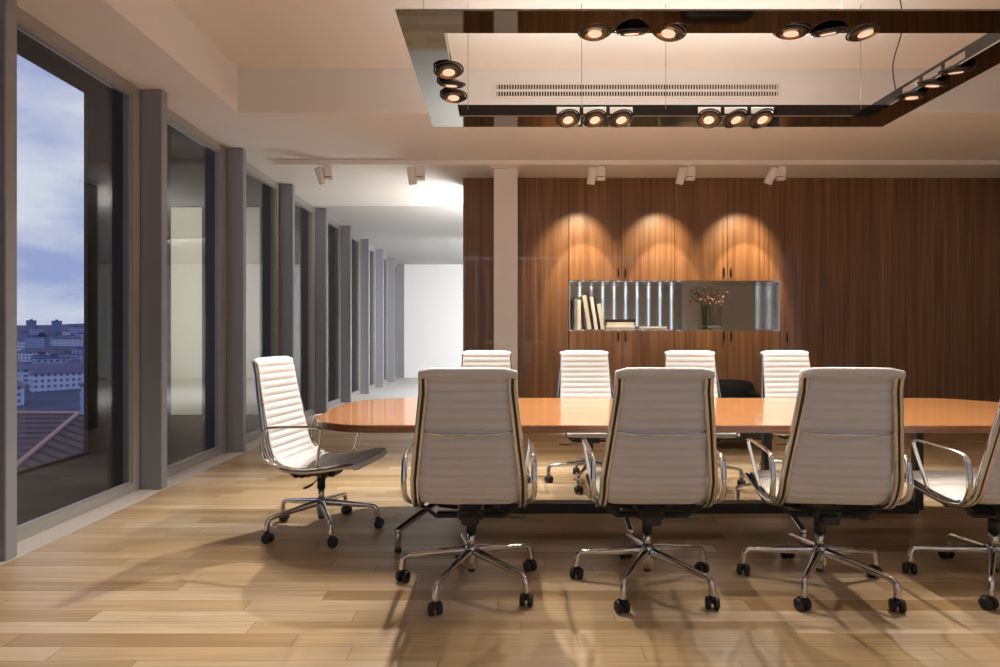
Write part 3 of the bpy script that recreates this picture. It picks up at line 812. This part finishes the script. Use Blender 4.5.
# ------------------------------------------------------------------ ceiling track with five heads
TYR = 6.83
tr = thing('ceiling_track', 'long slim white lighting track under the rear soffit', 'light track', (2.2, TYR, ZS))
MB().box(-4.73, 5.0, -.018, .018, -.052, 0, ch=.003).build('rail', M_TRACK, tr)
MB().box(-4.75, -4.73, -.02, .02, -.054, 0).build('end_cap', M_TRACK, tr)
heads = [(-1.985, 0, 'track spotlight nearest the windows, leftmost on the ceiling rail'), (-.955, 0, 'track spotlight second from the left, before the white column'),
         (1.08, 1, 'track spotlight over the left end of the display niche'), (2.09, 1, 'track spotlight over the middle of the display niche'), (3.11, 1, 'track spotlight over the right end of the niche')]
def track_head(label, tiltx):
    t = thing('track_spotlight', label, 'spotlight', (0, 0, 0), group='spotlights on the ceiling track')
    m = MB(); m.box(-.065, .065, -.017, .017, -.062, -.052, ch=.003); m.tube([(0, 0, -.062), (0, 0, -.10)], .008, 8); m.build('adapter', M_TRACK, t)
    m = MB(); m.box(.012, .105, -.035, .035, -.185, -.075, ch=.006); m.box(.012, .105, -.03, .03, -.225, -.193, ch=.004); m.box(.014, .08, -.02, .02, -.193, -.185, mi=1); m.build('driver_box', [M_TRACK, M_BLACK], t)
    M = Matrix.Translation((-.04, .0, -.165)) @ Matrix.Rotation(R(tiltx), 4, 'Y') @ Matrix.Rotation(R(18), 4, 'X')
    m = MB(); m.lathe([(.042, .085), (.050, .078), (.050, .0), (.046, -.004), (.046, -.10), (.042, -.104), (.038, -.095), (.034, -.06)], 20, M=M)
    c_ = m.build('lamp_can', M_TRACK, t)
    MB().lathe([(.027, -.08), (.027, -.075)], 16, M=M).build('lens', M_BULB, c_)
    return t
for i, (x, k, lab) in enumerate(heads):
    t = track_head(lab, (-14, -4, 8, 12, 22)[i]); t.location = (x, TYR, ZS)
    if k:
        s = Vector((x-.03, TYR+.06, 2.95))
        spot('track_lamp', s, s+Vector((-.12, 1, -1.05)), P_WASH, 66, .75, TRACKC, .02)
        spot('track_lamp', s, s+Vector((0, .62, -1.05)), P_BEAM, 44, .3, TRACKC, .02)

# ------------------------------------------------------------------ downlights
for i, (x, y, k) in enumerate(DOWN):
    r = thing('recessed_downlight', ('recessed downlight in the rear soffit nearest the windows', 'recessed downlight in the rear soffit second from the windows', 'recessed downlight in the rear soffit third from the windows', 'recessed downlight in the rear soffit farthest from the windows')[i], 'light', (x, y, ZS))
    MB().lathe([(.055, -.004), (.062, -.003), (.064, 0)], 20, cap=False).build('trim_ring', M_TRACK, r)
    MB().lathe([(.055, -.003), (.055, -.001)], 20).build('lens', M_BULB, r)

# ------------------------------------------------------------------ things in the niche
SH = NZ0+.012
def book(name, label, w, h, d, mats_, group):
    """upright book: spine faces the viewer (-Y)"""
    r = thing(name, label, 'book', group=group)
    m = MB(); m.box(-w/2, w/2, -d/2, -d/2+.004, 0, h, ch=.001); m.box(-w/2, -w/2+.003, -d/2+.004, d/2, 0, h); m.box(w/2-.003, w/2, -d/2+.004, d/2, 0, h); m.build('cover', mats_, r)
    MB().box(-w/2+.003, w/2-.003, -d/2+.004, d/2-.004, .004, h-.004).build('pages', mat('page_block', (.78, .79, .80), .8), r)
    return r
bw = mat('white_cover', (.76, .80, .86), .4); bk = mat('black_cover', (.02, .02, .022), .4); bg_ = mat('grey_cover', (.30, .29, .28), .4); bc = mat('cream_cover', (.66, .66, .64), .5)
x = .945
ups = [(.030, .40, bg_, 0, 'grey upright book, first at the left end of the niche'), (.045, .38, bw, 0, 'white upright book, second from the left in the niche'),
       (.050, .44, bc, -9, 'tall cream book leaning left, third in the niche row'), (.028, .47, bk, -9, 'thin black book leaning left, tallest of the niche row'),
       (.042, .42, bw, -9, 'white book leaning left beside the thin black book'), (.022, .40, bk, -9, 'slim black book leaning left, near the end of the row'), (.050, .33, bc, -9, 'short cream book leaning left, last before the flat stack')]
leaned = False
for w, h_, mt, lean, lab in ups:
    b_ = book('book', lab, w, h_, .22, mt, 'books standing in the niche'); b_.rotation_euler = (0, R(lean), 0)
    if lean and not leaned: x += .05; leaned = True
    x0 = x+w/2; lift = (w/2)*abs(math.sin(R(lean)))
    b_.location = (x0+(.03 if lean else 0), 7.78, SH+lift+.0005); x += w/math.cos(R(lean))+.006
z = SH+.0005
for w, h_, mt, lab in ((.37, .030, bg_, 'grey book at the bottom of the flat stack in the niche'), (.36, .034, bw, 'white book in the flat stack, second from the bottom'), (.34, .028, bc, 'cream book in the flat stack, below the black top one'), (.38, .036, bk, 'black book lying on top of the flat stack in the niche')):
    r = thing('book', lab, 'book', (1.52, 7.76, z), group='books stacked flat in the niche')
    m = MB(); m.box(-w/2, w/2, -.13, .13, 0, .004); m.box(-w/2, w/2, -.13, .13, h_-.004, h_); m.box(-w/2, w/2, -.13, -.126, .004, h_-.004); m.build('cover', mt, r)
    MB().box(-w/2+.004, w/2-.004, -.126, .126, .004, h_-.004).build('pages', MATS['page_block'], r)
    z += h_+.001
z = SH+.0005
for w, h_, mt, lab in ((.38, .022, bg_, 'grey flat book alone to the right of the stack'), (.35, .018, bw, 'white flat book lying on the grey one right of the stack')):
    r = thing('book', lab, 'book', (1.93, 7.76, z))
    m = MB(); m.box(-w/2, w/2, -.12, .12, 0, .003); m.box(-w/2, w/2, -.12, .12, h_-.003, h_); m.box(-w/2, w/2, -.12, -.117, .003, h_-.003); m.build('cover', mt, r)
    MB().box(-w/2+.004, w/2-.004, -.117, .117, .003, h_-.003).build('pages', MATS['page_block'], r)
    z += h_+.001
# vase and dry flowers
vx, vy = 2.76, 7.78
v = thing('glass_vase', 'tall clear glass cylinder vase in the mirrored niche', 'vase', (vx, vy, SH))
MB().lathe([(.085, 0), (.088, .01), (.088, .33), (.084, .33), (.084, .014), (.0, .012)], 24, cap=False).build('body', M_VGLASS, v)
MB().lathe([(.02, .013), (.082, .014), (.082, .05), (.02, .06)], 16).build('pebbles', mat('pebbles', (.25, .2, .15), .6, noise=(60, .6)), v)
f = thing('dried_flowers', 'dried twigs with small brown blossoms standing in the glass vase', 'flowers', (vx, vy, SH+.06))
rf = random.Random(11); M_TWIG = mat('dry_twig', (.16, .10, .06), .8); M_BLOOM = mat('dry_blossom', (.42, .24, .17), .7); M_BLOOM2 = mat('pale_blossom', (.62, .52, .42), .7)
for k in range(13):
    a = rf.uniform(0, 2*PI); rad = rf.uniform(.06, .27); hz = rf.uniform(.34, .50); x1 = math.cos(a)*rad; y1 = math.sin(a)*min(rad, .10)
    P = catmull([(math.cos(a)*.03, math.sin(a)*.03, .0), (math.cos(a)*.05, math.sin(a)*.05, .25), (x1*.6, y1*.6, hz*.85), (x1, y1, hz)], 4)
    s_ = MB().tube(P, .0028, 5).build('twig', M_TWIG, f)
    m = MB()
    for q in range(5):
        t = rf.choice(P[-6:])+Vector((rf.uniform(-.05, .05), rf.uniform(-.02, .02), rf.uniform(-.05, .04))); rr = rf.uniform(.008, .017)
        m.lathe([(.001, -rr), (rr*.8, -rr*.5), (rr, 0), (rr*.8, rr*.5), (.001, rr)], 7, M=Matrix.Translation(t), mi=rf.randint(0, 1))
    m.build('blossoms', [M_BLOOM, M_BLOOM2], s_)
